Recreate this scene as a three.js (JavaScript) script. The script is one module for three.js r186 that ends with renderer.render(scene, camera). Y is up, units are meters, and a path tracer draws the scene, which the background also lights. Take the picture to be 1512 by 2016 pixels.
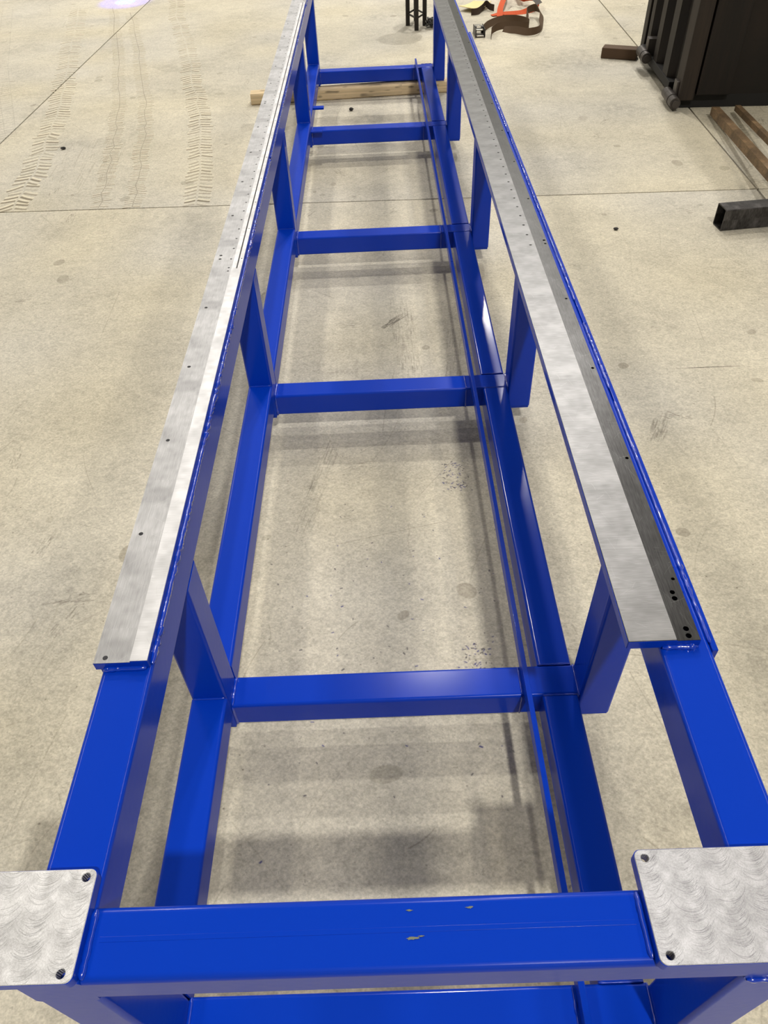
import * as THREE from 'three';
import { mergeGeometries } from 'three/addons/utils/BufferGeometryUtils.js';
import { RoundedBoxGeometry } from 'three/addons/geometries/RoundedBoxGeometry.js';
import { RectAreaLightUniformsLib } from 'three/addons/lights/RectAreaLightUniformsLib.js';

// ------------------------------------------------------------------ camera, light, exposure
// world: x to the right, y up, and "s" = distance forward along the steel frame (z = -s), metres
const scene = new THREE.Scene();
const camera = new THREE.PerspectiveCamera(69.97, 1512 / 2016, 0.05, 80);
camera.position.set(-0.0064, 1.5696, 0);
camera.up.set(0.0404071, 0.69797127, -0.71498488);
camera.lookAt(-0.0064 - 0.01225402, 1.5696 - 0.7151693, -0.69884384);
const renderer = new THREE.WebGLRenderer({ antialias: true });
renderer.toneMapping = THREE.LinearToneMapping;
renderer.toneMappingExposure = 1.1;
renderer.shadowMap.enabled = true;
scene.background = new THREE.Color(0x0b0c0e);
RectAreaLightUniformsLib.init();

const LAMP_H = 11, LAMP_W = 0.42, LAMP_POWER = 1000, LAMP_COLOR = 0xfffaf2;
const LAMPS = [];                                     // [x, s, strength]
for (const s of [-4.9, 8, 14.5, 21]) LAMPS.push([s < 0 ? 2.2 : s < 9 ? 0.7 : 3.1, s === 8 ? 8.6 : s, s < 0 ? 1.75 : s < 9 ? 0.7 : s < 15 ? 1.5 : 1, 'middle']);
for (const s of [14.5, 21]) LAMPS.push([-7, s, 1, 'left']);
const ROOF_LIGHT = 5.5, ROOF_W = 0.8, ROOF_L = 26;        // two long translucent roof lights, soft fill

// ------------------------------------------------------------------ helpers
let SEED = 7;
const rnd = () => { SEED = (SEED * 1664525 + 1013904223) >>> 0; return SEED / 4294967296; };
const rr = (a, b) => a + (b - a) * rnd();
const hash2 = (x, y, k) => { let h = (x * 374761393 + y * 668265263 + k * 974634777) | 0; h = Math.imul(h ^ (h >>> 13), 1274126177); return ((h ^ (h >>> 16)) >>> 0) / 4294967296; };
function vnoise(x, y, k, px = 0, py = 0) {            // value noise, optional period
  const xi = Math.floor(x), yi = Math.floor(y); let fx = x - xi, fy = y - yi;
  fx = fx * fx * (3 - 2 * fx); fy = fy * fy * (3 - 2 * fy);
  const w = (i, p) => p ? ((i % p) + p) % p : i;
  const x0 = w(xi, px), x1 = w(xi + 1, px), y0 = w(yi, py), y1 = w(yi + 1, py);
  const a = hash2(x0, y0, k), b = hash2(x1, y0, k), c = hash2(x0, y1, k), d = hash2(x1, y1, k);
  return a + (b - a) * fx + (c - a) * fy + (a - b - c + d) * fx * fy;
}
const used = new Map();
function numbered(n) { const k = used.get(n) || 0; used.set(n, k + 1); return k ? `${n}_${String(k).padStart(3, '0')}` : n; }
const OFF = new Map();                                // world offset of every group / mesh used as a parent
const offOf = (o) => OFF.get(o) || new THREE.Vector3();
function thing(name, label, category, [x, y, s], group) {
  const o = new THREE.Group(); o.name = numbered(name); scene.add(o); o.position.set(x, y, -s);
  o.userData = { label, category }; if (group) o.userData.group = group;
  OFF.set(o, o.position.clone()); return o;
}
function add(name, geo, mat, parent, label) {         // geo in world coordinates
  const gs = Array.isArray(geo) ? merge(geo) : geo;
  const off = offOf(parent);
  gs.translate(-off.x, -off.y, -off.z);
  const m = new THREE.Mesh(gs, mat); m.name = parent === scene ? numbered(name) : name; m.castShadow = m.receiveShadow = true;
  if (label) m.userData.label = label;
  parent.add(m); OFF.set(m, off.clone()); return m;
}
function tag(o, label, category, group) { o.userData.label = label; o.userData.category = category; if (group) o.userData.group = group; return o; }
function merge(list) {
  return mergeGeometries(list.map((g) => { const n = g.index ? g.toNonIndexed() : g; for (const k of Object.keys(n.attributes)) if (!['position', 'normal', 'uv'].includes(k)) n.deleteAttribute(k); return n; }), false);
}
const V = (x, y, s) => new THREE.Vector3(x, y, -s);
function roundRect(w, h, r) {
  const s = new THREE.Shape(); const x = -w / 2, y = -h / 2;
  s.moveTo(x + r, y); s.lineTo(x + w - r, y); s.absarc(x + w - r, y + r, r, -Math.PI / 2, 0); s.lineTo(x + w, y + h - r);
  s.absarc(x + w - r, y + h - r, r, 0, Math.PI / 2); s.lineTo(x + r, y + h); s.absarc(x + r, y + h - r, r, Math.PI / 2, Math.PI);
  s.lineTo(x, y + r); s.absarc(x + r, y + r, r, Math.PI, Math.PI * 1.5); return s;
}
// hollow-section length between two corners, round along its own axis
function tube(axis, x0, x1, y0, y1, s0, s1, r = 0.007) {
  let w, h, len; if (axis === 's') { w = x1 - x0; h = y1 - y0; len = s1 - s0; } else if (axis === 'x') { w = s1 - s0; h = y1 - y0; len = x1 - x0; } else { w = x1 - x0; h = s1 - s0; len = y1 - y0; }
  const g = new THREE.ExtrudeGeometry(roundRect(w, h, Math.min(r, w * 0.45, h * 0.45)), { depth: len, bevelEnabled: false, curveSegments: 5, steps: 1 });
  g.translate(0, 0, -len / 2);
  if (axis === 'x') g.rotateY(Math.PI / 2); else if (axis === 'y') g.rotateX(-Math.PI / 2);
  g.translate((x0 + x1) / 2, (y0 + y1) / 2, -(s0 + s1) / 2); return g;
}
const rbox = (x0, x1, y0, y1, s0, s1, r = 0.0015) => new RoundedBoxGeometry(x1 - x0, y1 - y0, s1 - s0, 2, r).translate((x0 + x1) / 2, (y0 + y1) / 2, -(s0 + s1) / 2);
// plate drawn in plan (x, s) with round holes through it
function plate(x0, x1, s0, s1, y0, y1, holes = [], r = 0.0008, bevel = 0) {
  const sh = new THREE.Shape(); const c = roundRect(x1 - x0 - 2 * bevel, s1 - s0 - 2 * bevel, r);
  c.getPoints(5).forEach((p, i) => { const a = p.x + (x0 + x1) / 2, b = p.y + (s0 + s1) / 2; i ? sh.lineTo(a, b) : sh.moveTo(a, b); });
  for (const [hx, hs, hr] of holes) { const p = new THREE.Path(); p.absarc(hx, hs, hr + bevel, 0, Math.PI * 2, true); sh.holes.push(p); }
  const g = new THREE.ExtrudeGeometry(sh, { depth: y1 - y0 - 2 * bevel, bevelEnabled: bevel > 0, bevelSize: bevel, bevelThickness: bevel, bevelSegments: 1, curveSegments: 7 });
  g.translate(0, 0, bevel).rotateX(-Math.PI / 2); g.translate(0, y0, 0); return g;
}
// rippled weld bead from a to b
function bead(a, b, r = 0.0045, seed = 1, bumps = 1) {
  const len = a.distanceTo(b), n = Math.max(4, Math.min(900, Math.round(len / 0.0045))), m = 7;
  const dir = b.clone().sub(a).normalize(), up = Math.abs(dir.y) > 0.9 ? new THREE.Vector3(1, 0, 0) : new THREE.Vector3(0, 1, 0);
  const e1 = up.clone().cross(dir).normalize(), e2 = dir.clone().cross(e1);
  const pos = [], idx = [], uv = [];
  for (let i = 0; i <= n; i++) {
    const t = i / n, d = t * len;
    const coarse = vnoise(d * 9, seed * 3.7, 11), fine = vnoise(d * 160, seed * 1.3, 12), rough = coarse > 0.5 ? 1 : 0.25;
    const k = r * (0.8 + 0.25 * coarse + bumps * rough * 0.8 * (fine - 0.5)) * (i === 0 || i === n ? 0.4 : 1);
    for (let j = 0; j < m; j++) {
      const q = (j / m) * Math.PI * 2, kk = k * (1 + bumps * rough * 0.5 * (vnoise(d * 220, j * 1.7 + seed, 13) - 0.5));
      const p = a.clone().addScaledVector(dir, d).addScaledVector(e1, Math.cos(q) * kk).addScaledVector(e2, Math.sin(q) * kk);
      pos.push(p.x, p.y, p.z); uv.push(d, j / m);
    }
  }
  for (let i = 0; i < n; i++) for (let j = 0; j < m; j++) { const A = i * m + j, B = i * m + (j + 1) % m, C = A + m, D = B + m; idx.push(A, B, C, B, D, C); }
  const g = new THREE.BufferGeometry(); g.setAttribute('position', new THREE.Float32BufferAttribute(pos, 3)); g.setAttribute('uv', new THREE.Float32BufferAttribute(uv, 2)); g.setIndex(idx); g.computeVertexNormals(); return g;
}
const cyl = (a, b, r, seg = 16, r2 = r) => {
  const g = new THREE.CylinderGeometry(r2, r, a.distanceTo(b), seg); const q = new THREE.Quaternion().setFromUnitVectors(new THREE.Vector3(0, 1, 0), b.clone().sub(a).normalize());
  g.applyQuaternion(q); const c = a.clone().add(b).multiplyScalar(0.5); g.translate(c.x, c.y, c.z); return g;
};
// strap: a flat band swept along points with a width direction per point
function band(pts, width, thick, dirs) {
  const crv = new THREE.CatmullRomCurve3(pts, false, 'centripetal'), n = pts.length * 9, pos = [], idx = [], uv = [];
  const dl = new THREE.CatmullRomCurve3(dirs, false, 'centripetal');
  for (let i = 0; i <= n; i++) {
    const t = i / n, p = crv.getPoint(t), tan = crv.getTangent(t), w = dl.getPoint(t).normalize(); const nn = tan.clone().cross(w).normalize(); const ww = nn.clone().cross(tan).normalize();
    for (const [a, b] of [[-0.5, 0.5], [0.5, 0.5], [0.5, -0.5], [-0.5, -0.5]]) { const q = p.clone().addScaledVector(ww, a * width).addScaledVector(nn, b * thick); pos.push(q.x, q.y, q.z); uv.push(t * 6, a); }
  }
  for (let i = 0; i < n; i++) for (let j = 0; j < 4; j++) { const A = i * 4 + j, B = i * 4 + (j + 1) % 4, C = A + 4, D = B + 4; idx.push(A, C, B, B, C, D); }
  idx.push(0, 1, 2, 0, 2, 3); const e = n * 4; idx.push(e, e + 2, e + 1, e, e + 3, e + 2);
  const g = new THREE.BufferGeometry(); g.setAttribute('position', new THREE.Float32BufferAttribute(pos, 3)); g.setAttribute('uv', new THREE.Float32BufferAttribute(uv, 2)); g.setIndex(idx);
  const f = g.toNonIndexed(); f.computeVertexNormals(); return f;
}

// ------------------------------------------------------------------ textures
function canvasTex(w, h, paint, srgb = true) {
  const c = document.createElement('canvas'); c.width = w; c.height = h; paint(c.getContext('2d'), w, h);
  const t = new THREE.CanvasTexture(c); t.wrapS = t.wrapT = THREE.RepeatWrapping; if (srgb) t.colorSpace = THREE.SRGBColorSpace; return t;
}
function fill(ctx, w, h, fn) {
  const im = ctx.createImageData(w, h), d = im.data;
  for (let y = 0, i = 0; y < h; y++) for (let x = 0; x < w; x++, i += 4) { const c = fn(x, y); d[i] = c[0]; d[i + 1] = c[1]; d[i + 2] = c[2]; d[i + 3] = 255; }
  ctx.putImageData(im, 0, 0);
}
// concrete: canvas spans ma x mb metres, origin at bottom left
function concrete(w, h, ma, mb, seed, extra) {
  return canvasTex(w, h, (ctx) => {
    fill(ctx, w, h, (px, py) => {
      const a = px / w * ma, b = (h - py) / h * mb;
      const n1 = vnoise(a * 1.3, b * 1.3, seed), n2 = vnoise(a * 5, b * 6.5, seed + 1), n3 = vnoise(a * 18, b * 26, seed + 2), n4 = vnoise(a * 70, b * 90, seed + 3), n5 = hash2(px, py, seed + 4);
      const n6 = vnoise(a * 200, b * 240, seed + 5);
      let v = 1 + (n1 - 0.5) * 0.07 + (n2 - 0.5) * 0.05 + (n3 - 0.5) * 0.045 + (n4 - 0.5) * 0.07 + (n6 - 0.5) * 0.15 + (n5 - 0.5) * 0.12;
      const sm = Math.max(0, vnoise(a * 2.6 + 9, b * 3.1, seed + 6) - 0.62) * vnoise(a * 40, b * 24, seed + 7); v -= sm * 0.3;          // smudges
      const pit = n4 > 0.9 && n6 > 0.7 ? 0.16 : 0; v -= pit;
      const g = vnoise(a * 2.1, b * 2.4, seed + 8) - 0.5;
      return [184 * v + g * 5, 178 * v + g * 2, 162 * v - g * 7];
    });
    const X = (a) => a / ma * w, Y = (b) => h - b / mb * h, sc = w / ma;
    // hairline scratches
    for (let i = 0; i < 620; i++) {
      const a = rr(0, ma), b = rr(0, mb), L = rr(0.03, 0.35), q = rr(0, 6.28), dk = rnd() < 0.7;
      ctx.strokeStyle = dk ? `rgba(70,62,50,${rr(0.08, 0.28)})` : `rgba(235,228,205,${rr(0.08, 0.22)})`; ctx.lineWidth = rr(0.5, 1.3);
      ctx.beginPath(); ctx.moveTo(X(a), Y(b)); ctx.quadraticCurveTo(X(a + Math.cos(q) * L * 0.5 + rr(-0.02, 0.02)), Y(b + Math.sin(q) * L * 0.5), X(a + Math.cos(q) * L), Y(b + Math.sin(q) * L)); ctx.stroke();
    }
    // trowel arcs
    for (let i = 0; i < 60; i++) {
      const a = rr(0, ma), b = rr(0, mb), R = rr(0.15, 0.5), q = rr(0, 6.28);
      for (let k = 0; k < 5; k++) { ctx.strokeStyle = `rgba(${rnd() < 0.5 ? '110,102,86' : '225,217,196'},${rr(0.04, 0.11)})`; ctx.lineWidth = rr(1, 3); ctx.beginPath(); ctx.arc(X(a), Y(b), (R + k * 0.012) * sc, q, q + rr(0.3, 0.9)); ctx.stroke(); }
    }
    // damp round stains
    for (let i = 0; i < 46; i++) { const a = rr(0, ma), b = rr(0, mb), R = rr(0.008, 0.028); ctx.fillStyle = `rgba(84,76,62,${rr(0.1, 0.28)})`; ctx.beginPath(); ctx.ellipse(X(a), Y(b), R * sc * rr(0.8, 1.6), R * sc, rr(0, 3), 0, 6.28); ctx.fill(); }
    // dark scuffs made of short strokes
    for (let i = 0; i < 34; i++) {
      const a = rr(0, ma), b = rr(0, mb), q = rr(0, 3.1);
      for (let k = 0; k < 26; k++) { const u = rr(-0.05, 0.05), v = rr(-0.02, 0.02), L = rr(0.006, 0.03); const aa = a + Math.cos(q) * u - Math.sin(q) * v, bb = b + Math.sin(q) * u + Math.cos(q) * v; ctx.strokeStyle = `rgba(50,44,36,${rr(0.08, 0.3)})`; ctx.lineWidth = rr(0.6, 1.6); ctx.beginPath(); ctx.moveTo(X(aa), Y(bb)); ctx.lineTo(X(aa + Math.cos(q) * L), Y(bb + Math.sin(q) * L)); ctx.stroke(); }
    }
    // grit
    for (let i = 0; i < 1500; i++) { ctx.fillStyle = `rgba(40,34,28,${rr(0.15, 0.6)})`; ctx.fillRect(X(rr(0, ma)), Y(rr(0, mb)), rr(0.7, 2), rr(0.7, 2)); }
    if (extra) extra(ctx, X, Y, sc);
  });
}
// tyre print: chevron lugs along a polyline in slab metres
function tyre(ctx, X, Y, sc, pts, width0, pitch, kind, alpha) {
  let carry = 0;
  for (let i = 0; i < pts.length - 1; i++) {
    const [a0, b0] = pts[i], [a1, b1] = pts[i + 1], L = Math.hypot(a1 - a0, b1 - b0), ta = (a1 - a0) / L, tb = (b1 - b0) / L, na = -tb, nb = ta;
    for (let d = carry; d < L; d += pitch) {
      const ca = a0 + ta * d, cb = b0 + tb * d, al = alpha * rr(0.2, 1.25) * (0.6 + 0.8 * vnoise(ca * 5, cb * 5, 91));
      for (const sgn of kind === 'single' ? [1] : [1, -1]) {
        const sk = (kind === 'lug' ? 0.55 : 0.15) * rr(0.6, 1.35), width = width0 * rr(0.8, 1.08);
        const draw = (o, col, lw) => { ctx.strokeStyle = col; ctx.lineWidth = lw; ctx.beginPath(); const st = 0.04 * width; ctx.moveTo(X(ca + na * sgn * st + ta * o), Y(cb + nb * sgn * st + tb * o)); ctx.quadraticCurveTo(X(ca + na * sgn * width * 0.3 - ta * (sk * width * 0.3 - o)), Y(cb + nb * sgn * width * 0.3 - tb * (sk * width * 0.3 - o)), X(ca + na * sgn * width * 0.5 - ta * (sk * width * 0.4 - o)), Y(cb + nb * sgn * width * 0.5 - tb * (sk * width * 0.4 - o))); ctx.stroke(); };
        draw(0, `rgba(96,86,66,${al})`, sc * pitch * 0.30); draw(pitch * 0.45, `rgba(226,217,190,${al * 0.8})`, sc * pitch * 0.28);
      }
      carry = d + pitch - L;
    }
    if (kind !== 'lug') { ctx.strokeStyle = `rgba(80,70,54,${alpha * 0.9})`; ctx.lineWidth = 1.6; ctx.beginPath(); ctx.moveTo(X(a0), Y(b0)); ctx.lineTo(X(a1), Y(b1)); ctx.stroke(); }
  }
}
const FO = { x: -2.395, s: 3.852, q: -0.0349 };       // crossing of two saw cuts and the slab grid's turn
const toSlab = (x, s) => { const dx = x - FO.x, ds = s - FO.s, c = Math.cos(FO.q), n = Math.sin(FO.q); return [dx * c + ds * n, -dx * n + ds * c]; };

const texNear = concrete(2048, 2048, 4.3, 3.8, 101, (ctx, X, Y, sc) => {
  const P = (x, s) => { const [a, b] = toSlab(x, s); return [a, b + 3.8]; };
  // rubbed dark streaks inside the frame
  const streak = (x0, s0, x1, s1, wd, n, al) => { for (let i = 0; i < n; i++) { const t = rnd(), u = rr(-wd, wd), [a, b] = P(x0 + (x1 - x0) * t + u, s0 + (s1 - s0) * t), L = rr(0.01, 0.07), q = Math.atan2(s1 - s0, x1 - x0); ctx.strokeStyle = `rgba(45,40,32,${al * rr(0.3, 1)})`; ctx.lineWidth = rr(0.7, 1.8); ctx.beginPath(); ctx.moveTo(X(a), Y(b)); ctx.lineTo(X(a + Math.cos(q) * L), Y(b + Math.sin(q) * L)); ctx.stroke(); } };
  streak(0.085, 2.2, 0.05, 2.75, 0.045, 200, 0.16); streak(-0.28, 1.45, -0.2, 1.85, 0.03, 120, 0.14); streak(0.22, 2.1, 0.26, 2.5, 0.03, 70, 0.16); streak(-0.02, 2.55, 0.04, 2.62, 0.02, 40, 0.5);
  streak(0.85, 1.8, 0.9, 1.9, 0.03, 80, 0.2); streak(1.05, 2.2, 1.2, 2.2, 0.05, 70, 0.15);
  // specks of dark blue paint
  for (let i = 0; i < 260; i++) { const z = rnd(), cx = z < 0.35 ? 0.19 : z < 0.7 ? 0.19 : rr(-0.35, 0.3), cs = z < 0.35 ? 1.68 : z < 0.7 ? 0.99 : rr(0.6, 1.6), g = z < 0.7 ? 0.05 : 0.1, [a, b] = P(cx + rr(-g, g) * rr(0.3, 1), cs + rr(-g, g) * 1.4); ctx.fillStyle = rnd() < 0.35 ? 'rgba(24,26,96,0.75)' : 'rgba(30,28,40,0.65)'; ctx.save(); ctx.translate(X(a), Y(b)); ctx.rotate(rr(0, 3)); ctx.fillRect(-1, -0.5, rr(1, 4.5), rr(0.7, 1.6)); ctx.restore(); }
  // worn tyre dust in front of the joint, left
  for (const x of [-1.9, -1.42, -1.25, -0.96]) tyre(ctx, X, Y, sc, [P(x, 3.7), P(x - 0.12, 2.6)], 0.16, 0.035, 'single', 0.05);
});
const trackArt = (shiftA) => (ctx, X, Y, sc) => {
  const P = (x, s) => { const [a, b] = toSlab(x, s); return [a + shiftA, b]; };
  const poly = (L) => L.map(([x, s]) => P(x, s));
  // lug prints and ribbed prints left of the frame
  const wob = (L) => { const o = []; for (let i = 0; i < L.length - 1; i++) for (let k = 0; k < 6; k++) { const t = k / 6; o.push([L[i][0] + (L[i + 1][0] - L[i][0]) * t + rr(-0.012, 0.012), L[i][1] + (L[i + 1][1] - L[i][1]) * t]); } o.push(L[L.length - 1]); return o; };
  tyre(ctx, X, Y, sc, poly(wob([[-0.96, 3.83], [-1.05, 4.55], [-1.13, 5.0], [-1.18, 5.3], [-1.315, 5.9], [-1.5, 6.8], [-1.83, 8.1], [-2.0, 9]])), 0.15, 0.046, 'lug', 0.56);
  tyre(ctx, X, Y, sc, poly(wob([[-1.471, 3.83], [-1.56, 4.4], [-1.68, 5.07], [-1.784, 5.6], [-2.01, 6.55], [-2.54, 8.55]])), 0.1, 0.024, 'rib', 0.5);
  tyre(ctx, X, Y, sc, poly(wob([[-1.298, 3.83], [-1.378, 4.4], [-1.484, 5.04], [-1.592, 5.56], [-1.92, 6.9], [-2.31, 8.3]])), 0.1, 0.024, 'rib', 0.5);
  tyre(ctx, X, Y, sc, poly(wob([[-1.93, 3.83], [-2.02, 4.6], [-2.134, 5.28], [-2.27, 5.95], [-2.43, 6.6], [-2.65, 7.6], [-2.88, 8.6]])), 0.17, 0.05, 'lug', 0.56);
  for (let i = 0; i < 9; i++) tyre(ctx, X, Y, sc, poly([[-2.3 - i * 0.09, 5.0 + i * 0.05], [-2.9 - i * 0.1, 6.6], [-3.6 - i * 0.1, 8.8]]), 0.2, 0.05, 'single', 0.16);
  for (let i = 0; i < 60; i++) { const [a, b] = P(rr(-1.9, -1.5), rr(4.2, 4.9)); ctx.strokeStyle = `rgba(90,80,62,${rr(0.1, 0.28)})`; ctx.lineWidth = 1.4; ctx.beginPath(); ctx.moveTo(X(a), Y(b)); ctx.lineTo(X(a + 0.015), Y(b - rr(0.06, 0.2))); ctx.stroke(); }
};
const texFar = concrete(2048, 2048, 4.3, 5.2, 202, trackArt(0));
const texLeft = concrete(1024, 2048, 2.6, 5.2, 303, trackArt(2.6));
const texOther = concrete(1024, 1024, 3, 3, 404, null);

const bumpFine = canvasTex(512, 512, (ctx) => fill(ctx, 512, 512, (x, y) => { const v = 120 + 70 * (vnoise(x / 8, y / 8, 21, 64, 64) - 0.5) + 90 * (vnoise(x / 3, y / 3, 22, 171, 171) - 0.5) + 60 * (vnoise(x / 32, y / 32, 23, 16, 16) - 0.5); return [v, v, v]; }), false);
const paintBump = canvasTex(512, 512, (ctx) => fill(ctx, 512, 512, (x, y) => { const v = 128 + 60 * (vnoise(x / 16, y / 16, 31, 32, 32) - 0.5) + 40 * (vnoise(x / 64, y / 64, 32, 8, 8) - 0.5); return [v, v, v]; }), false);
// brushed steel: strokes mostly across the plate (u axis)
const brushed = (dirX, base, contrast, seed) => canvasTex(1024, 1024, (ctx, w, h) => {
  fill(ctx, w, h, (x, y) => { const p = dirX ? x : y, c = dirX ? y : x; const n = vnoise(p / 90, c / 1.3, seed, 12, 788) * 0.6 + vnoise(p / 30, c / 3, seed + 1, 35, 342) * 0.4; const m = vnoise(x / 128, y / 128, seed + 2, 8, 8) * 0.6 + vnoise(x / 40, y / 40, seed + 3, 26, 26) * 0.4; const v = base * (1 + contrast * (n - 0.5) + 0.22 * (m - 0.5)); return [v, v, v * 1.01]; });
  for (let i = 0; i < 260; i++) { ctx.strokeStyle = `rgba(${rnd() < 0.55 ? '255,255,255' : '90,90,96'},${rr(0.05, 0.22)})`; ctx.lineWidth = rr(0.6, 1.4); const x = rr(0, w), y = rr(0, h), L = rr(20, 150), q = rr(0, 6.28); ctx.beginPath(); ctx.moveTo(x, y); ctx.quadraticCurveTo(x + Math.cos(q) * L * 0.5 + rr(-9, 9), y + Math.sin(q) * L * 0.5, x + Math.cos(q) * L, y + Math.sin(q) * L); ctx.stroke(); }
});
const milled = canvasTex(1024, 1024, (ctx, w, h) => {   // fly-cutter arcs
  fill(ctx, w, h, (x, y) => { const v = 220 * (1 + 0.16 * (vnoise(x / 60, y / 60, 51, 17, 17) - 0.5) + 0.1 * (vnoise(x / 7, y / 7, 52, 146, 146) - 0.5)); return [v, v, v * 1.01]; });
  for (let i = 0; i < 1500; i++) { const col = Math.floor(rnd() * 4), cx = 130 + col * 256 + rr(-14, 14), cy = rr(-150, h + 50), R = rr(70, 150), q = Math.PI * rr(0.12, 0.3); ctx.strokeStyle = `rgba(${rnd() < 0.5 ? '255,255,255' : '86,86,90'},${rr(0.08, 0.4)})`; ctx.lineWidth = rr(0.8, 2.4); ctx.beginPath(); ctx.arc(cx, cy, R, q, q + rr(0.4, 1.9)); ctx.stroke(); }
  for (let i = 0; i < 24; i++) { ctx.strokeStyle = `rgba(255,255,255,${rr(0.15, 0.5)})`; ctx.lineWidth = rr(1, 3); const x = rr(0, w), y = rr(0, h); ctx.beginPath(); ctx.moveTo(x, y); ctx.lineTo(x + rr(40, 200), y + rr(-60, 60)); ctx.stroke(); }
});

// ------------------------------------------------------------------ materials
const rep = (t, u, v = u) => { const c = t.clone(); c.repeat.set(u, v); c.needsUpdate = true; return c; };
const concreteMat = (t) => new THREE.MeshPhysicalMaterial({ map: t, roughness: 0.62, bumpMap: rep(bumpFine, 3), bumpScale: 0.0012, specularIntensity: 0.4 });
const mNear = concreteMat(texNear), mFar = concreteMat(texFar), mLeft = concreteMat(texLeft), mOther = concreteMat(texOther);
const blue = new THREE.MeshPhysicalMaterial({ color: 0x0035b0, roughness: 0.5, specularIntensity: 0.1, clearcoat: 0.45, clearcoatRoughness: 0.15, bumpMap: rep(paintBump, 3), bumpScale: 0.0006 });
const blueWeld = new THREE.MeshPhysicalMaterial({ color: 0x0035b0, roughness: 0.18, clearcoat: 1, clearcoatRoughness: 0.05 });
const steelOpts = { metalness: 1, color: 0xffffff };
const steelL = new THREE.MeshPhysicalMaterial({ ...steelOpts, map: rep(brushed(false, 174, 0.15, 61), 3), roughness: 0.6, anisotropy: 0.3, anisotropyRotation: Math.PI / 2 });
const steelR = new THREE.MeshPhysicalMaterial({ ...steelOpts, map: rep(brushed(true, 132, 0.18, 71), 3), roughness: 0.46, anisotropy: 0.7, anisotropyRotation: 0 });
const steelDark = new THREE.MeshPhysicalMaterial({ ...steelOpts, map: rep(brushed(false, 66, 0.4, 81), 3), roughness: 0.34, anisotropy: 0.5 });
const steelStrip = new THREE.MeshPhysicalMaterial({ ...steelOpts, map: rep(brushed(true, 204, 0.08, 91), 3), roughness: 0.6 });
const steelPad = new THREE.MeshPhysicalMaterial({ ...steelOpts, map: rep(milled, 6), roughness: 0.62, anisotropy: 0.3, anisotropyRotation: Math.PI / 2 });
const steelPadR = new THREE.MeshPhysicalMaterial({ metalness: 1, color: 0xd0d0d2, map: rep(milled, 6), roughness: 0.55, anisotropy: 0.5, anisotropyRotation: Math.PI / 2 });
const thread = new THREE.MeshStandardMaterial({ color: 0x9a948a, metalness: 1, roughness: 0.35 });

// ------------------------------------------------------------------ the hall
const floor = new THREE.Group(); floor.name = 'floor'; floor.userData = { kind: 'structure' }; scene.add(floor);
floor.position.set(FO.x, 0, -FO.s); floor.rotation.y = FO.q;
function slab(a0, a1, b0, b1, mat, ua, ub, ma, mb) {
  const g = new RoundedBoxGeometry(a1 - a0 - 0.009, 0.15, b1 - b0 - 0.009, 2, 0.002); g.translate((a0 + a1) / 2, -0.075, -(b0 + b1) / 2);
  const p = g.attributes.position, u = g.attributes.uv; for (let i = 0; i < p.count; i++) u.setXY(i, (p.getX(i) - ua) / ma, (-p.getZ(i) - ub) / mb);
  const m = new THREE.Mesh(g, mat); m.name = 'concrete_slab'; m.receiveShadow = m.castShadow = true; floor.add(m);
}
slab(0, 4.29, -6.2, 0, mNear, 0, -3.8, 4.3, 3.8);
slab(0, 4.29, 0, 8.2, mFar, 0, 0, 4.3, 5.2);
slab(-4.29, 0, 0, 8.2, mLeft, -2.6, 0, 2.6, 5.2);
slab(-4.29, 0, -6.2, 0, mOther, 0, 0, 3, 3);
slab(4.29, 8.58, 0, 8.2, mOther, 0.7, 0.4, 3, 3);
slab(4.29, 8.58, -6.2, 0, mOther, 1.3, 0.9, 3, 3);
for (const [a0, a1] of [[-12.87, -4.29], [8.58, 17.2]]) { slab(a0, a1, -6.2, 0, mOther, 0, 0, 3, 3); slab(a0, a1, 0, 8.2, mOther, 0, 0, 3, 3); }
slab(-12.87, 17.2, 8.2, 24, mOther, 0, 0, 3, 3); slab(-12.87, 17.2, -16, -6.2, mOther, 0, 0, 3, 3);
{ const bed = new THREE.Mesh(new THREE.BoxGeometry(30.1, 0.1, 40.2).translate(2.2, -0.2, -4), new THREE.MeshStandardMaterial({ color: 0x3a342b, roughness: 1 })); bed.name = 'joint_bed'; floor.add(bed);
  const fillm = new THREE.MeshStandardMaterial({ color: 0x1a1612, roughness: 1 }), jl = (x0, x1, b0, b1) => { const j = new THREE.Mesh(new THREE.BoxGeometry(x1 - x0, 0.14, b1 - b0).translate((x0 + x1) / 2, -0.081, -(b0 + b1) / 2), fillm); j.name = 'joint_filler'; floor.add(j); };
  jl(-12.8, 17.1, -0.0044, 0.0044); jl(-0.0044, 0.0044, -6.1, 8.1); jl(4.2856, 4.2944, -6.1, 8.1); }
function struct(name, geo, mat) { const m = add(name, geo, mat, scene); m.userData.kind = 'structure'; return m; }
const wallM = new THREE.MeshStandardMaterial({ color: 0xa0a29e, roughness: 0.9 }), ceilM = new THREE.MeshStandardMaterial({ color: 0x5c5e60, roughness: 0.9 });
struct('wall_left', new THREE.BoxGeometry(0.2, 12, 38).translate(-14.2, 5.85, -8), wallM);
struct('wall_right', new THREE.BoxGeometry(0.2, 12, 38).translate(18.4, 5.85, -8), wallM);
struct('wall_front', new THREE.BoxGeometry(32.8, 12, 0.2).translate(2.1, 5.85, -27), wallM);
struct('wall_back', new THREE.BoxGeometry(32.8, 12, 0.2).translate(2.1, 5.85, 11), wallM);
struct('ceiling', new THREE.BoxGeometry(32.8, 0.2, 38.2).translate(2.1, 11.95, -8), ceilM);

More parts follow.
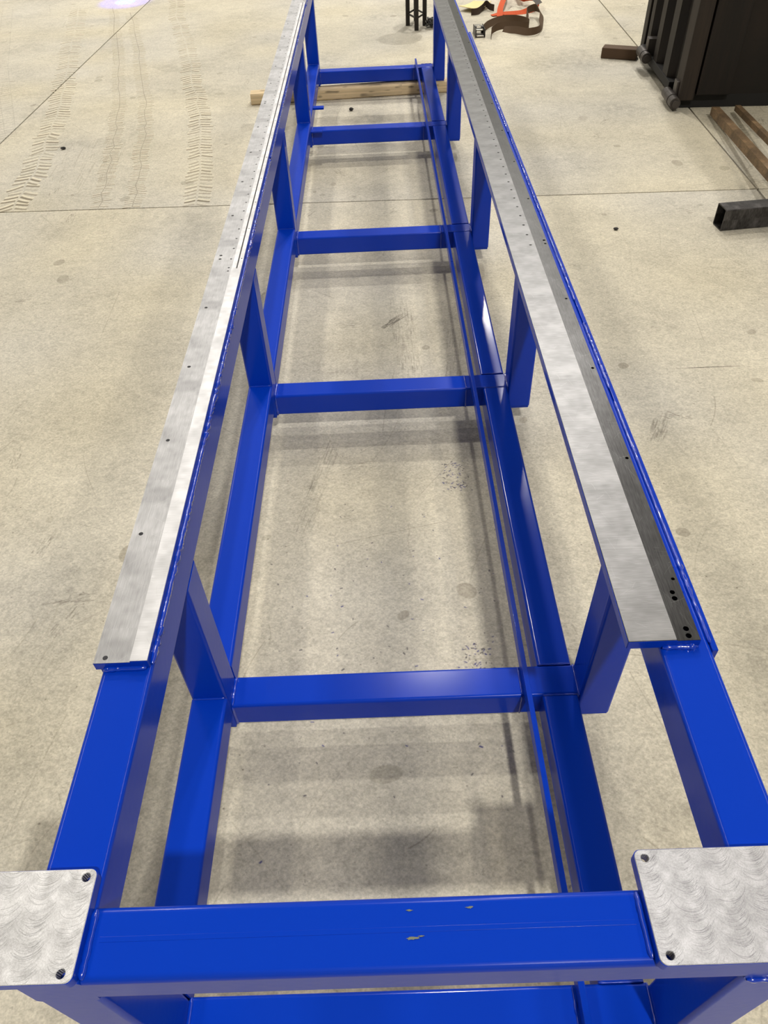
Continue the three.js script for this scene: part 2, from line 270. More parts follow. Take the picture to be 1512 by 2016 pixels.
// lamps under the ceiling
{
  const caseM = new THREE.MeshStandardMaterial({ color: 0x55585c, roughness: 0.5, metalness: 0.6 }), glowM = new THREE.MeshStandardMaterial({ color: 0xffffff, emissive: LAMP_COLOR, emissiveIntensity: 60 });
  LAMPS.forEach(([x, s, k, row]) => {
    const t = thing('high_bay_lamp', `round high bay lamp ${s < 0 ? 'behind the viewer' : s < 3 ? 'level with the blue frame' : s < 9 ? 'just past the blue frame' : s < 15 ? 'second past the blue frame' : 'nearest the front wall'}, ${row} row`, 'lamp', [x, LAMP_H, s], 'high bay lamps under the hall ceiling');
    add('housing', new THREE.CylinderGeometry(0.16, 0.27, 0.22, 28).translate(x, LAMP_H + 0.13, -s), caseM, t);
    add('rod', new THREE.CylinderGeometry(0.012, 0.012, 0.7, 8).translate(x, LAMP_H + 0.56, -s), caseM, t);
    add('lens', new THREE.CylinderGeometry(0.245, 0.245, 0.014, 28).translate(x, LAMP_H + 0.012, -s), glowM, t);
    const L = new THREE.RectAreaLight(LAMP_COLOR, LAMP_POWER * k, LAMP_W, LAMP_W); L.position.set(x, LAMP_H - 0.01, -s); L.lookAt(x, 0, -s); scene.add(L);
  });
}

for (const [x, side] of [[-8.2, 'left'], [8.6, 'right']]) {
  const t = thing('roof_light', `long pale translucent roof light along the ${side} half of the ceiling`, 'roof light', [x, 11.6, 9]);
  add('kerb', [rbox(x - 0.5, x - ROOF_W / 2, 11.55, 11.85, -4.1, 22.1, 0.01), rbox(x + ROOF_W / 2, x + 0.5, 11.55, 11.85, -4.1, 22.1, 0.01)], new THREE.MeshStandardMaterial({ color: 0x8b8d8f, roughness: 0.7 }), t);
  add('panel', rbox(x - ROOF_W / 2, x + ROOF_W / 2, 11.62, 11.66, -4, 22, 0.005), new THREE.MeshStandardMaterial({ color: 0x777777, emissive: 0xfff5e4, emissiveIntensity: ROOF_LIGHT, roughness: 0.8 }), t);
  const L = new THREE.RectAreaLight(0xfff5e4, ROOF_LIGHT, ROOF_W, ROOF_L); L.position.set(x, 11.6, -9); L.up.set(0, 0, -1); L.lookAt(x, 0, -9); scene.add(L);
}

// ------------------------------------------------------------------ the welded frame
const W = 0.0756, XL = -0.3744, XR = 0.3802, YT = 0.6393, YB = 0.1512, YLL = 0.198, SE = 0.1992;
const ST = [0.2055, 0.8145, 1.9273, 3.0518, 4.3688, 5.4869];      // stations, near to far
const frame = thing('machine_bed', 'long blue painted welded steel frame with bare machined rail plates on top', 'machine bed', [0, 0.0667, 3.15]);
const END = ST[5] + W + 0.002;
// top rails
const railL = add('top_rail', tube('s', XL - W, XL, YT - 0.08, YT, SE, END), blue, frame);
const railR = add('top_rail', tube('s', XR, XR + W, YT - 0.08, YT, SE, END), blue, frame);
add('side_strip', rbox(XL - W - 0.008, XL - W, YT - 0.03, YT - 0.001, 0.612, 4.17), blue, railL);
add('side_strip', rbox(XR + W, XR + W + 0.009, YT - 0.028, YT, 0.597, 4.15), blue, railR);
for (const q of [[0.61, 1.2], [1.24, 1.5], [1.6, 2.7], [2.76, 4.12]]) add('weld_bead', bead(V(XR + W, YT, q[0]), V(XR + W, YT, q[1]), 0.0038, q[0] * 7, 1.3), blueWeld, railR);
// posts with foot plates
ST.forEach((s, i) => {
  const sp = i === 0 ? SE : s - 0.006;
  for (const L of [true, false]) {
    const x0 = L ? XL - W : XR, x1 = x0 + W;
    const p = add('post', tube('y', x0, x1, YB - W, YT - 0.08, sp, sp + W + 0.002), blue, frame);
    add('foot_plate', rbox(x0 + 0.003, x1 - 0.003, 0.0667, YB - W + 0.0005, sp + 0.003, sp + W - 0.001, 0.001), blue, p);
    add('weld_bead', bead(V(x0 + 0.004, (L ? YLL : YT - 0.08) + 0.001, sp - 0.001), V(x1 - 0.004, (L ? YLL : YT - 0.08) + 0.001, sp - 0.001), 0.0032, i + (L ? 3 : 9)), blueWeld, p);
  }
});
// cross members with their joining blocks at the right
ST.forEach((s, i) => {
  const xb = [0.2566, 0.2566, 0.246, 0.249, 0.25, 0.25][i];
  const c = add('cross_member', tube('x', XL, xb, YB - W, YB, s, s + 0.075), blue, frame);
  const b = add('joining_block', tube('x', xb, XR, YB - W, YB, s, s + 0.075), blue, frame);
  add('weld_bead', [bead(V(XL + 0.002, YB - 0.001, s + 0.002), V(XL + 0.002, YB - 0.001, s + 0.073), 0.005, i + 2), bead(V(XL + 0.002, YB - W, s), V(XL + 0.002, YB - 0.002, s), 0.0045, i + 5)], blueWeld, c);
  add('weld_bead', [bead(V(xb, YB, s + 0.004), V(xb, YB, s + 0.072), 0.0022, i + 20), bead(V(xb, YB - W, s), V(xb, YB - 0.004, s), 0.002, i + 25)], blueWeld, b);
  add('weld_bead', bead(V(XR - 0.001, YB, s - 0.004), V(XR - 0.001, YB, s + 0.074), 0.0035, i + 30), blueWeld, b);
  if (i > 0) add('weld_bead', bead(V(XR - 0.079, YB, s - 0.0005), V(XR - 0.006, YB, s - 0.0005), 0.0018, i + 40), blueWeld, b);
  add('weld_bead', bead(V(XR - 0.079, YB, s + 0.0755), V(XR - 0.006, YB, s + 0.0755), 0.0022, i + 50), blueWeld, b);
});
// bottom long members, one per bay
for (let i = 0; i < 5; i++) {
  const a = ST[i] + 0.075, b = ST[i + 1];
  add('long_member', tube('s', XL - W, XL, YLL - 0.0752, YLL, a - 0.002, b - 0.006), blue, frame);
  add('long_member', tube('s', 0.3008, 0.3768, YB - 0.0754, YB - 0.0002, a, b), blue, frame);
}
// end cross tubes at rail height
for (const [k, s] of [[0, SE], [1, ST[5]]]) {
  const e = add('end_cross_tube', tube('x', XL, XR, YT - 0.0725, YT, s, s + 0.0785, 0.009), blue, frame);
  add('weld_bead', [bead(V(XL + 0.001, YT, s + 0.003), V(XL + 0.001, YT, s + 0.075), 0.0055, 60 + k, 1.4)], blueWeld, e);
  add('weld_bead', [bead(V(0.259, YT + 0.001, s + 0.006), V(0.259, YT + 0.001, s + 0.074), 0.0045, 62 + k, 1.2)], blueWeld, e);
  if (!k) add('roll_seam', [tube('x', XL + 0.012, XR - 0.13, YT - 0.001, YT + 0.0004, s + 0.040, s + 0.046, 0.0006)], blue, e);
}
// corner pads, drilled and threaded
function pad(x0, x1, s0, s1, holes, pm) {
  const p = add('corner_pad', plate(x0, x1, s0, s1, YT, YT + 0.017, holes, 0.008, 0.0007), pm, frame, 'bare milled steel corner pad');
  add('pad_edge', plate(x0 - 0.0004, x1 + 0.0004, s0 - 0.0004, s1 + 0.0004, YT + 0.0002, YT + 0.0158, holes.map(([a, b, c]) => [a, b, c + 0.0004]), 0.008), blue, p);
  for (const [hx, hs, hr] of holes) { const g = new THREE.CylinderGeometry(hr, hr, 0.014, 14, 3, true); g.translate(hx, YT + 0.0085, -hs); const m = add('threaded_hole', g, threadIn, p); }
}
const threadIn = new THREE.MeshStandardMaterial({ color: 0x8a857c, metalness: 1, roughness: 0.3, side: THREE.DoubleSide });
pad(-0.627, -0.377, 0.196, 0.3145, [[-0.389, 0.305, 0.0052], [-0.391, 0.2055, 0.0052]], steelPad);
pad(0.262, 0.512, 0.1945, 0.3145, [[0.274, 0.305, 0.0045], [0.2745, 0.204, 0.0045]], steelPadR);
for (const [x0, x1] of [[-0.627, -0.377], [0.262, 0.512]]) add('corner_pad', plate(x0, x1, ST[5] - 0.03, ST[5] + 0.09, YT, YT + 0.017, [], 0.008, 0.0007), steelPad, frame);

// machined rail plates: left one
const PT = YT + 0.0155;
{
  const out = [], inn = [];
  for (const s of [0.614, 0.865, 1.115, 1.366, 1.617, 1.868, 1.888, 2.138, 2.388, 2.64, 2.89, 3.157, 3.175, 3.414, 3.66, 3.917, 4.165, 4.41, 4.66]) out.push([-0.443, s, 0.0040]);
  inn.push([-0.413, 1.799, 0.003]); inn.push([-0.413, 1.817, 0.003]); for (let s = 1.866; s < 4.86; s += 0.0603) inn.push([-0.413, s, 0.003]);
  const p = add('rail_plate', plate(-0.459, -0.404, 0.605, 4.874, YT, PT, [...out, ...inn], 0.001), steelL, frame, 'bare machined steel rail plate with a row of holes');
  add('plate_edge', [rbox(-0.4596, -0.4588, YT, PT - 0.001, 0.605, 4.874, 0.0003), rbox(-0.459, -0.404, YT, PT - 0.0012, 0.6042, 0.6052, 0.0003), rbox(-0.404, -0.378, YT, PT + 0.0016, 0.6042, 0.6052, 0.0003), rbox(-0.3784, -0.3776, YT, PT + 0.0012, 0.605, 4.874, 0.0003)], blue, p);
  add('raised_step', plate(-0.404, -0.378, 0.605, 1.806, YT, PT + 0.003, [], 0.0008), steelStrip, p);
  const ih = []; for (let s = 1.86; s < 4.85; s += 0.18) ih.push([-0.383, s, 0.0022]);
  add('raised_step', plate(-0.404, -0.3925, 1.806, 4.86, YT, PT + 0.0022, [], 0.0008), steelStrip, p);
  add('raised_step', plate(-0.3885, -0.378, 1.806, 4.86, YT, PT + 0.003, ih, 0.0008), steelStrip, p);
  add('groove_bed', plate(-0.3925, -0.3885, 1.806, 4.86, YT, PT - 0.003, [], 0.0005), steelDark, p);
  add('end_plate', plate(-0.459, -0.378, 4.876, 5.45, YT, PT, [[-0.445, 4.93, 0.004], [-0.39, 4.93, 0.004], [-0.443, 5.2, 0.004], [-0.443, 5.45, 0.004]], 0.001), steelL, p);
  add('weld_bead', [bead(V(-0.376, YT + 0.001, 0.61), V(-0.376, YT + 0.001, 2.6), 0.0048, 3, 1.25), bead(V(-0.376, YT + 0.001, 2.62), V(-0.376, YT + 0.001, 5.44), 0.0048, 5, 1.25), bead(V(-0.447, YT + 0.002, 0.603), V(-0.382, YT + 0.002, 0.603), 0.0048, 8)], blueWeld, p);
}
// right one
{
  const inn = []; for (let s = 1.866; s < 5.4; s += 0.0602) inn.push([0.389, s, 0.003]);
  const p = add('rail_plate', plate(0.331, 0.4025, 0.606, 5.45, YT, PT + 0.002, inn, 0.001, 0.0007), steelR, frame, 'bright brushed steel rail plate with a dark ground step');
  const dk = [[0.4215, 0.614, 0.0044], [0.4215, 0.6265, 0.0044], [0.4215, 0.683, 0.0044], [0.4215, 0.695, 0.004], [0.43, 0.721, 0.003]];
  for (let s = 1.008; s < 5.4; s += 0.2885) { dk.push([0.43, s, 0.0033]); } dk.push([0.43, 1.893, 0.0038]);
  add('ground_step', plate(0.4025, 0.437, 0.6062, 5.45, YT, PT, dk, 0.001), steelDark, p, 'darker ground strip with holes');
  for (const [hx, hs, hr] of dk.slice(0, 5)) { const g = new THREE.CylinderGeometry(hr, hr, 0.012, 14, 1, true); g.translate(hx, YT + 0.008, -hs); add('threaded_hole', g, threadIn, p); }
  add('plate_edge', [rbox(0.3302, 0.331, YT, PT + 0.001, 0.606, 5.45, 0.0003), rbox(0.331, 0.4025, YT, PT + 0.001, 0.6052, 0.6062, 0.0003), rbox(0.4025, 0.437, YT, PT - 0.001, 0.6054, 0.6064, 0.0003), rbox(0.437, 0.4377, YT, PT - 0.001, 0.606, 5.45, 0.0003)], blue, p);
  add('weld_bead', [bead(V(0.439, YT + 0.001, 0.61), V(0.439, YT + 0.001, 3), 0.0045, 13, 0.5), bead(V(0.439, YT + 0.001, 3), V(0.439, YT + 0.001, 5.44), 0.0045, 15, 0.5), bead(V(0.383, YT + 0.002, 0.604), V(0.436, YT + 0.002, 0.604), 0.005, 17, 1.6)], blueWeld, p);
}
{ // rubbed-off paint flecks on the near end tube
  const fm = new THREE.MeshStandardMaterial({ color: 0x6f7566, roughness: 0.9 });
  for (const [x, s, w] of [[-0.004, 0.233, 0.006], [0.006, 0.235, 0.003], [0.064, 0.263, 0.004], [-0.006, 0.262, 0.0035]]) {
    const sh = new THREE.Shape(); for (let k = 0; k < 14; k++) { const q = k / 14 * 6.283, R = w * rr(0.45, 1.1); const a = x + Math.cos(q) * R * 1.3, b = s + Math.sin(q) * R * 0.35; k ? sh.lineTo(a, b) : sh.moveTo(a, b); }
    add('paint_scuff', new THREE.ExtrudeGeometry(sh, { depth: 0.0007, bevelEnabled: false }).rotateX(-Math.PI / 2).translate(0, YT, 0), fm, frame);
  }
}
// flat bar laid on edge over the cross members, in two lengths, and two small tabs
add('flat_bar', rbox(0.2605, 0.2715, YB, YB + 0.034, SE + 0.004, 2.72, 0.0012).applyMatrix4(new THREE.Matrix4()), blue, frame);
add('flat_bar', rbox(0.2605, 0.2712, YB, YB + 0.034, 2.722, 5.563, 0.0012), blue, frame);
for (const s of [4.63, 4.34]) add('bracket_tab', rbox(XL - 0.001, XL + 0.062, s > 4.5 ? 0.18 : 0.15, s > 4.5 ? 0.19 : 0.158, s, s + 0.04, 0.001), blue, frame);

// ------------------------------------------------------------------ timbers
const woodTex = canvasTex(512, 256, (ctx, w, h) => fill(ctx, w, h, (x, y) => { const g = vnoise(y / 90, x / 5, 41) * 0.6 + vnoise(y / 30, x / 2, 42) * 0.4, k = Math.max(0, vnoise(x / 26, y / 22, 43) - 0.72) * 2.4, v = 0.86 + 0.26 * (g - 0.5) - k * 0.6; return [236 * v, 211 * v, 168 * v]; }));
const woodM = new THREE.MeshStandardMaterial({ map: rep(woodTex, 4, 1.5), roughness: 0.85 });
function timber(x0, x1, s, turn, label) {
  const t = thing('timber_beam', label, 'wooden beam', [(x0 + x1) / 2, 0, s]);
  const sh = new THREE.Shape(); sh.moveTo(-0.05, 0.008); sh.lineTo(-0.042, 0); sh.lineTo(0.042, 0); sh.lineTo(0.05, 0.008); sh.lineTo(0.05, 0.058); sh.lineTo(0.042, 0.0665); sh.lineTo(-0.042, 0.0665); sh.lineTo(-0.05, 0.058);
  const L = x1 - x0, g = new THREE.ExtrudeGeometry(sh, { depth: L - 0.02, bevelEnabled: true, bevelSize: 0.0, bevelThickness: 0.01, bevelSegments: 1 }); g.translate(0, 0, -(L - 0.02) / 2); g.rotateY(Math.PI / 2);
  const m = new THREE.Mesh(g, woodM); m.name = 'beam'; m.castShadow = m.receiveShadow = true; t.add(m); t.rotation.y = turn;
}
timber(-0.845, 0.66, 5.475, 0.06, 'pale rough timber beam lying on the floor under the far end of the blue frame');
timber(-0.42, 0.42, 0.24, 0, 'pale timber beam under the near end of the blue frame');

// ------------------------------------------------------------------ skip container at the right
const rustTex = canvasTex(512, 512, (ctx, w, h) => fill(ctx, w, h, (x, y) => { const n = vnoise(x / 60, y / 120, 61) * 0.5 + vnoise(x / 14, y / 40, 62) * 0.3 + vnoise(x / 3, y / 6, 63) * 0.2, v = 0.55 + 0.9 * n; return [25 * v, 18 * v, 13 * v]; }));
const rustM2 = new THREE.MeshStandardMaterial({ map: rep(canvasTex(256, 256, (ctx, w, h) => fill(ctx, w, h, (x, y) => { const n = vnoise(x / 40, y / 60, 64) * 0.5 + vnoise(x / 10, y / 12, 65) * 0.3 + vnoise(x / 3, y / 3, 66) * 0.2, v = 0.75 + 0.5 * n; return [44 * v, 35 * v, 27 * v]; })), 1.2), roughness: 0.7, metalness: 0.15 });
const rustM = new THREE.MeshStandardMaterial({ map: rep(rustTex, 0.8), roughness: 0.6, metalness: 0.25 }), blackM = new THREE.MeshStandardMaterial({ color: 0x0d0b0a, roughness: 0.75 }), pinM = new THREE.MeshStandardMaterial({ color: 0x4a4542, roughness: 0.45, metalness: 0.5 });
{
  const C = { x: 1.846, s: 4.915, q: -0.066 };
  const t = new THREE.Group(); t.name = 'skip_container'; scene.add(t); t.position.set(C.x, 0, -C.s); t.rotation.y = C.q;
  t.userData = { label: 'dark rusty ribbed steel skip container standing on the concrete at the right', category: 'container' };
  const put = (n, g, m, par = t) => { const o = new THREE.Mesh(Array.isArray(g) ? merge(g) : g, m); o.name = n; o.castShadow = o.receiveShadow = true; par.add(o); return o; };
  const LX = 3.0, LS = 1.18, H = 1.35;                // local: x to the right, s away (z = -s)
  put('end_wall', rbox(0.03, 0.07, 0.07, H, 0.02, LS, 0.004), rustM);
  put('side_wall', rbox(0.06, LX, 0.07, H, 0.03, 0.06, 0.004), rustM);
  put('side_wall', rbox(0.06, LX, 0.07, H, LS - 0.03, LS, 0.004), rustM);
  put('end_wall', rbox(LX - 0.04, LX, 0.07, H, 0.06, LS - 0.03, 0.004), rustM);
  put('floor_plate', rbox(0.05, LX, 0.06, 0.09, 0.05, LS - 0.02, 0.004), blackM);
  const rib = (s0, s1, d) => { const sh = new THREE.Shape(); sh.moveTo(0.035, s0); sh.lineTo(0.035 - d, s0 + 0.03); sh.lineTo(0.035 - d, s1 - 0.03); sh.lineTo(0.035, s1); const g = new THREE.ExtrudeGeometry(sh, { depth: H - 0.09, bevelEnabled: false }); g.rotateX(-Math.PI / 2); g.translate(0, 0.09, 0); return g; };
  for (const [a, b] of [[0.27, 0.45], [0.58, 0.74], [0.86, 1.0]]) put('rib', rib(a, b, 0.05), rustM);
  put('corner_post', rbox(-0.0, 0.09, 0.05, H, -0.005, 0.13, 0.006), rustM2);
  put('corner_post', rbox(-0.0, 0.09, 0.05, H, LS - 0.09, LS + 0.01, 0.006), rustM);
  put('side_rib', rbox(0.1, 0.3, 0.08, H, -0.008, 0.04, 0.004), rustM);
  put('side_rib', rbox(0.95, 1.05, 0.06, H, -0.02, 0.04, 0.004), rustM);
  put('bottom_rail', rbox(-0.02, 0.06, 0.05, 0.1, 0.2, LS - 0.1, 0.004), blackM);
  put('skid', rbox(0.02, LX, 0, 0.075, 0.03, 0.13, 0.005), blackM);
  put('skid', rbox(0.12, LX, 0, 0.075, LS - 0.16, LS - 0.05, 0.005), blackM);
  const hinge = (s0, s1, x, y) => { const h = put('hinge_barrel', [cyl(V(x, y, s0), V(x, y, s0 + (s1 - s0) * 0.3), 0.032, 20), cyl(V(x, y, s0 + (s1 - s0) * 0.33), V(x, y, s0 + (s1 - s0) * 0.66), 0.034, 20), cyl(V(x, y, s0 + (s1 - s0) * 0.69), V(x, y, s1), 0.032, 20)], pinM); put('hinge_pin', [cyl(V(x, y, s0 - 0.012), V(x, y, s1 + 0.012), 0.02, 16)], pinM, h); put('hinge_strap', [rbox(x + 0.01, 0.05, y - 0.01, y + 0.1, (s0 + s1) / 2 - 0.035, (s0 + s1) / 2 + 0.035, 0.004)], pinM, h); };
  hinge(-0.04, 0.19, -0.025, 0.045); hinge(0.72, 0.92, -0.055, 0.10);
}
// short rusty block beside it
{
  const t = thing('steel_block', 'short rusty steel block lying beyond the container hinge', 'steel offcut', [1.778, 0, 6.075]);
  const g = new RoundedBoxGeometry(0.25, 0.068, 0.1, 2, 0.006); const m = new THREE.Mesh(g, new THREE.MeshStandardMaterial({ color: 0x5a442f, roughness: 0.75, bumpMap: rep(bumpFine, 4), bumpScale: 0.002 })); m.position.y = 0.034; m.name = 'block'; m.castShadow = m.receiveShadow = true; t.add(m); t.rotation.y = -0.42;
}

// ------------------------------------------------------------------ square tube and two angle irons
{
  const t = thing('square_tube', 'black open-ended rectangular steel tube lying on the floor at the right edge', 'steel tube', [1.556, 0, 3.256]);
  const mill = new THREE.MeshPhysicalMaterial({ map: rep(canvasTex(512, 512, (ctx, w, h) => fill(ctx, w, h, (x, y) => { const n = vnoise(x / 70, y / 20, 71) * 0.6 + vnoise(x / 12, y / 4, 72) * 0.4, v = 0.5 + n; return [64 * v, 62 * v, 62 * v]; })), 2), roughness: 0.42, metalness: 0.4 });
  const sh = roundRect(0.083, 0.1, 0.008); sh.holes.push(roundRect(0.073, 0.09, 0.005));
  const g = new THREE.ExtrudeGeometry(sh, { depth: 1.6, bevelEnabled: false, curveSegments: 4 }); g.rotateY(Math.PI / 2); g.translate(0, 0.05, -0.0415);
  const m = new THREE.Mesh(g, mill); m.name = 'tube_wall'; m.castShadow = m.receiveShadow = true; t.add(m); t.rotation.y = 0.09;
  // angle irons: outer corner line from far end to near end
  const iron = new THREE.MeshStandardMaterial({ map: rep(canvasTex(256, 512, (ctx, w, h) => fill(ctx, w, h, (x, y) => { const n = vnoise(x / 30, y / 70, 81) * 0.6 + vnoise(x / 4, y / 9, 82) * 0.4, v = 0.65 + 0.7 * n; return [118 * v, 96 * v, 70 * v]; })), 3), roughness: 0.62, metalness: 0.35 });
  const angle = (far, near, roll, wd, label) => {
    const a = thing('angle_iron', label, 'angle iron', [far.x, 0, -far.z]);
    const s2 = new THREE.Shape(); const w = wd, k = 0.005; s2.moveTo(0, 0); s2.lineTo(w, 0); s2.lineTo(w, -k); s2.lineTo(k, -k); s2.lineTo(k, -w); s2.lineTo(0, -w);
    const L = far.distanceTo(near) * 1.75, gg = new THREE.ExtrudeGeometry(s2, { depth: L, bevelEnabled: false }); gg.rotateZ(roll);
    const mm = new THREE.Mesh(gg, iron); mm.name = 'angle_section'; mm.castShadow = mm.receiveShadow = true; a.add(mm); mm.position.y = far.y; mm.lookAt(near.clone().sub(far).multiplyScalar(3).add(far));
  };
  angle(V(2.0, 0.057, 4.76), V(1.832, 0.152, 3.35), 0, 0.044, 'nearer rusty brown angle iron leaning across the rectangular tube');
  angle(V(2.145, 0.057, 4.77), V(1.975, 0.152, 3.35), 0, 0.03, 'farther rusty brown angle iron lying nearest the container');
}

// ------------------------------------------------------------------ stool with square legs
{
  const t = thing('stool', 'black steel stool with four square legs standing behind the frame', 'stool', [0.357, 0, 7.29]);
  const m = new THREE.MeshStandardMaterial({ color: 0x2a2622, roughness: 0.5, metalness: 0.5 });
  const feet = [[0.287, 7.305], [0.352, 7.13], [0.428, 7.278], [0.362, 7.455]];
  for (const [x, s] of feet) add('leg', rbox(x - 0.017, x + 0.017, 0, 0.56, s - 0.017, s + 0.017, 0.003), m, t);
  for (let i = 0; i < 4; i++) { const a = feet[i], b = feet[(i + 1) % 4]; add('brace', cyl(V(a[0], 0.085, a[1]), V(b[0], 0.085, b[1]), 0.007, 10), m, t); }
  add('seat', new THREE.CylinderGeometry(0.17, 0.17, 0.03, 40).translate(0.357, 0.575, -7.29), m, t);
}
{ // coil of dark cable by the stool
  const t = thing('cable_coil', 'small coil of glossy black cable on the floor beside the stool legs', 'cable', [0.478, 0, 7.205]);
  const m = new THREE.MeshPhysicalMaterial({ color: 0x15161a, roughness: 0.25, clearcoat: 0.8 }); const pts = [];
  for (let i = 0; i <= 90; i++) { const q = i / 90 * Math.PI * 8, R = 0.045 + 0.012 * Math.sin(i * 0.7); pts.push(V(0.478 + Math.cos(q) * R * 0.72, 0.012 + 0.055 * (i / 90) + 0.006 * Math.sin(i), 7.205 + Math.sin(q) * R * 0.8)); }
  add('cable', new THREE.TubeGeometry(new THREE.CatmullRomCurve3(pts), 260, 0.009, 7), m, t);
}

// ------------------------------------------------------------------ straps on the floor
{
  const cloth = (c) => new THREE.MeshStandardMaterial({ color: c, roughness: 0.85, bumpMap: rep(bumpFine, 6), bumpScale: 0.001, side: THREE.DoubleSide });
  const up = new THREE.Vector3(0, 1, 0), tilt = (x, y, s) => new THREE.Vector3(x, y, -s);
  const brown = cloth(0x5a4632), orange = cloth(0xc24c1a), grey = cloth(0x55504c);
  const metal = new THREE.MeshStandardMaterial({ color: 0xa9a59c, metalness: 1, roughness: 0.3 });
  const b = thing('ratchet_strap', 'dirty brown webbing strap in loose loops with a metal ratchet buckle', 'strap', [1.1, 0, 7.0]);
  add('webbing', band([V(0.88, 0.03, 6.93), V(0.95, 0.034, 7.07), V(1.07, 0.036, 7.19), V(1.19, 0.033, 7.2), V(1.27, 0.03, 7.1), V(1.25, 0.03, 6.99), V(1.13, 0.036, 6.99), V(1.02, 0.036, 6.97), V(0.95, 0.03, 6.88), V(0.925, 0.028, 6.73)], 0.052, 0.0025, [tilt(0.1, 1, 0.5), tilt(0, 1, 0.6), tilt(0, 1, 0.5), up, up, up, tilt(0, 1, 0.3), tilt(0, 1, 0.3), up, up]), brown, b);
  add('webbing', band([V(1.05, 0.012, 6.96), V(1.13, 0.028, 6.87), V(1.22, 0.03, 6.78), V(1.31, 0.032, 6.82), V(1.365, 0.04, 7.02), V(1.40, 0.06, 7.25), V(1.37, 0.065, 7.4), V(1.31, 0.05, 7.38), V(1.29, 0.03, 7.2), V(1.27, 0.03, 7.08)], 0.052, 0.0025, [tilt(0, 0.6, 1), tilt(0, 1, 0.6), tilt(0, 1, 0.4), up, tilt(-1, 1, 0), tilt(-0.8, 1, 0), up, up, up, up]), brown, b);
  const dark = new THREE.MeshStandardMaterial({ color: 0x1c1a19, roughness: 0.4, metalness: 0.7 });
  const k = add('buckle', [rbox(0.815, 0.875, 0.006, 0.014, 6.8, 6.84, 0.002), rbox(0.815, 0.875, 0.035, 0.043, 6.86, 6.9, 0.002), rbox(0.82, 0.87, 0.05, 0.056, 6.93, 6.98, 0.002)], metal, b);
  add('side_plate', [rbox(0.806, 0.812, 0.003, 0.058, 6.79, 6.98, 0.002), rbox(0.878, 0.884, 0.003, 0.058, 6.79, 6.98, 0.002)], dark, k);
  add('ratchet_wheel', [cyl(V(0.812, 0.032, 6.92), V(0.826, 0.032, 6.92), 0.027, 14), cyl(V(0.864, 0.032, 6.92), V(0.878, 0.032, 6.92), 0.027, 14), cyl(V(0.81, 0.032, 6.92), V(0.88, 0.032, 6.92), 0.012, 12)], dark, k);
  const o = thing('orange_strap', 'bright orange webbing strap looped on the floor behind the brown one', 'strap', [1.25, 0, 7.7]);
  add('webbing', band([V(1.02, 0.006, 7.48), V(1.1, 0.012, 7.5), V(1.3, 0.012, 7.52), V(1.42, 0.03, 7.6), V(1.47, 0.05, 7.75), V(1.42, 0.055, 7.84), V(1.34, 0.05, 7.84), V(1.335, 0.06, 8.0), V(1.33, 0.06, 8.3)], 0.052, 0.0025, [tilt(0, 0, 1), tilt(0, 0.2, 1), tilt(0, 0.5, 1), up, up, up, tilt(1, 0.5, 0), tilt(1, 0.3, 0), tilt(1, 0, 0)]), orange, o);
  add('webbing', band([V(1.085, 0.006, 7.44), V(1.11, 0.03, 7.6), V(1.16, 0.05, 7.8), V(1.21, 0.05, 8.05), V(1.24, 0.03, 8.4)], 0.05, 0.0025, [tilt(1, 0.1, -0.2), tilt(1, 0.1, -0.2), tilt(1, 0.1, -0.2), tilt(1, 0.1, -0.2), tilt(1, 0.1, -0.2)]), orange, o);
  const gk = thing('grey_strap', 'dark grey webbing end with a steel hook lying over the orange strap', 'strap', [1.32, 0, 7.75]);
  add('webbing', band([V(1.21, 0.095, 7.75), V(1.27, 0.115, 7.86), V(1.34, 0.11, 7.78), V(1.40, 0.095, 7.6), V(1.43, 0.07, 7.5)], 0.05, 0.003, [tilt(0.3, 0.6, 1), tilt(0.3, 0.6, 1), tilt(0.4, 0.5, 1), tilt(0.5, 0.5, 1), tilt(0.5, 0.5, 1)]), grey, gk);
  add('hook', new THREE.TorusGeometry(0.022, 0.006, 8, 20, 4.6).rotateX(-0.9).translate(1.245, 0.12, -7.83), metal, gk);
  const w = thing('folded_pad', 'cream felt pad with a dark folded edge beside the straps', 'pad', [0.94, 0, 7.72]);
  add('top_face', band([V(0.83, 0.035, 7.66), V(0.88, 0.028, 7.72), V(0.94, 0.03, 7.8), V(0.98, 0.04, 7.85)], 0.19, 0.004, [tilt(0.6, 0, -1), tilt(0.6, 0, -1), tilt(0.6, 0, -1), tilt(0.6, 0, -1)]), cloth(0xe3cf96), w);
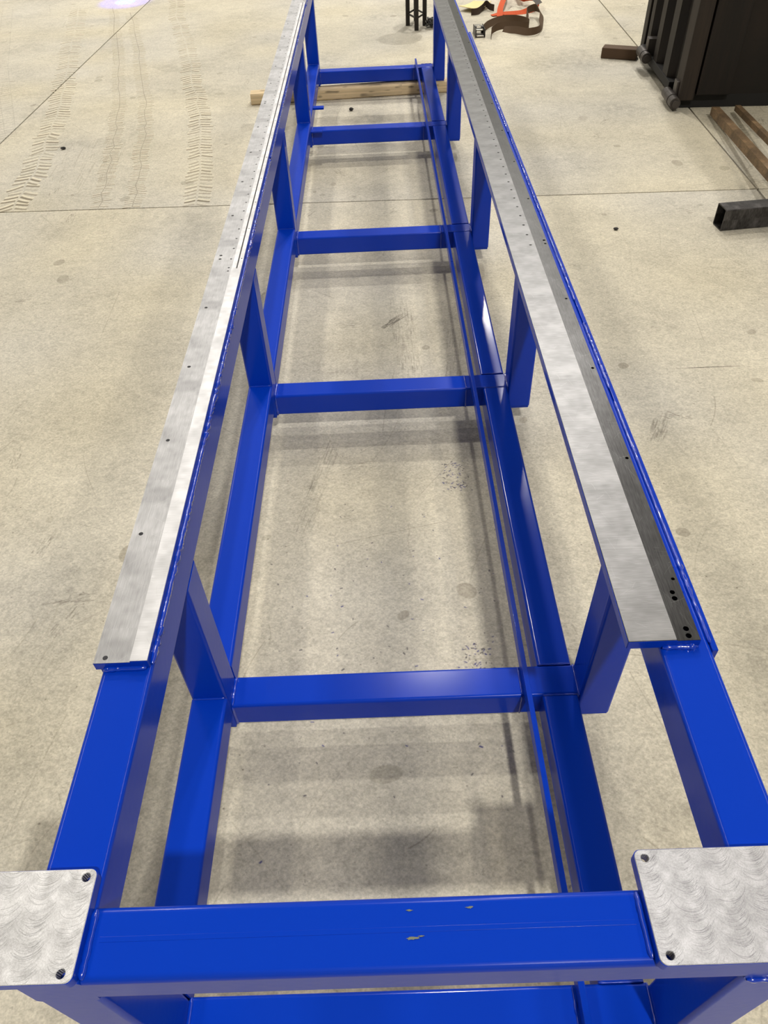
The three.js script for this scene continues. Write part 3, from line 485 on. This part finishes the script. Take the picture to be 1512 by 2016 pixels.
  add('folded_edge', band([V(0.85, 0.026, 7.54), V(0.9, 0.026, 7.55), V(0.96, 0.03, 7.66), V(1.0, 0.045, 7.72), V(1.03, 0.03, 7.68), V(1.06, 0.028, 7.64)], 0.05, 0.004, [up, tilt(0, 1, 0.4), up, up, up, up]), cloth(0x3c2c20), w);
}
// small bits on the floor
{
  const m = new THREE.MeshStandardMaterial({ color: 0x1a1614, roughness: 0.7 });
  for (const [x, s, r, l] of [[-0.17, 5.182, 0.012, 'small dark scrap on the floor between the two farthest cross members'], [-1.918, 4.723, 0.011, 'small dark crumb beside the wide tyre print at the left'], [-0.19, 2.09, 0.006, 'tiny dark round pellet just beyond the second cross member'], [1.09, 3.32, 0.009, 'thin dark metal chip on the floor right of the frame']]) {
    const g = new THREE.IcosahedronGeometry(r, 1), p = g.attributes.position; for (let i = 0; i < p.count; i++) { const k = 0.75 + 0.5 * hash2(Math.round(p.getX(i) * 1e4), Math.round(p.getY(i) * 1e4), 5); p.setXYZ(i, p.getX(i) * k * 1.3, p.getY(i) * k * 0.7, p.getZ(i) * k); } g.computeVertexNormals(); g.computeBoundingBox(); g.translate(x, -g.boundingBox.min.y, -s);
    tag(add('floor_scrap', g, m, scene), l, 'scrap');
  }
}
// blue safety spot thrown on the floor by a vehicle lamp
{
  const x = -2.466, s = 8.78, t = thing('spot_lamp', 'small safety spot lamp hanging on a thin rod above the blue light spot', 'lamp', [x, 3.2, s + 1.6]);
  add('housing', cyl(V(x, 3.26, s + 1.65), V(x, 3.2, s + 1.6), 0.05, 18), pinM, t);
  add('rod', cyl(V(x, 3.27, s + 1.63), V(x, 11.85, s + 1.63), 0.012, 10), pinM, t);
  const L = new THREE.SpotLight(0x0060ff, 1600, 12, 0.028, 0.6, 2); L.position.set(x, 3.17, -(s + 1.57)); L.target.position.set(x, 0, -s); L.castShadow = true; scene.add(L, L.target);
  const L2 = new THREE.SpotLight(0x2a20ff, 130, 12, 0.085, 1, 2); L2.position.copy(L.position); L2.target.position.copy(L.target.position); L2.castShadow = true; scene.add(L2, L2.target);
}
renderer.render(scene, camera);
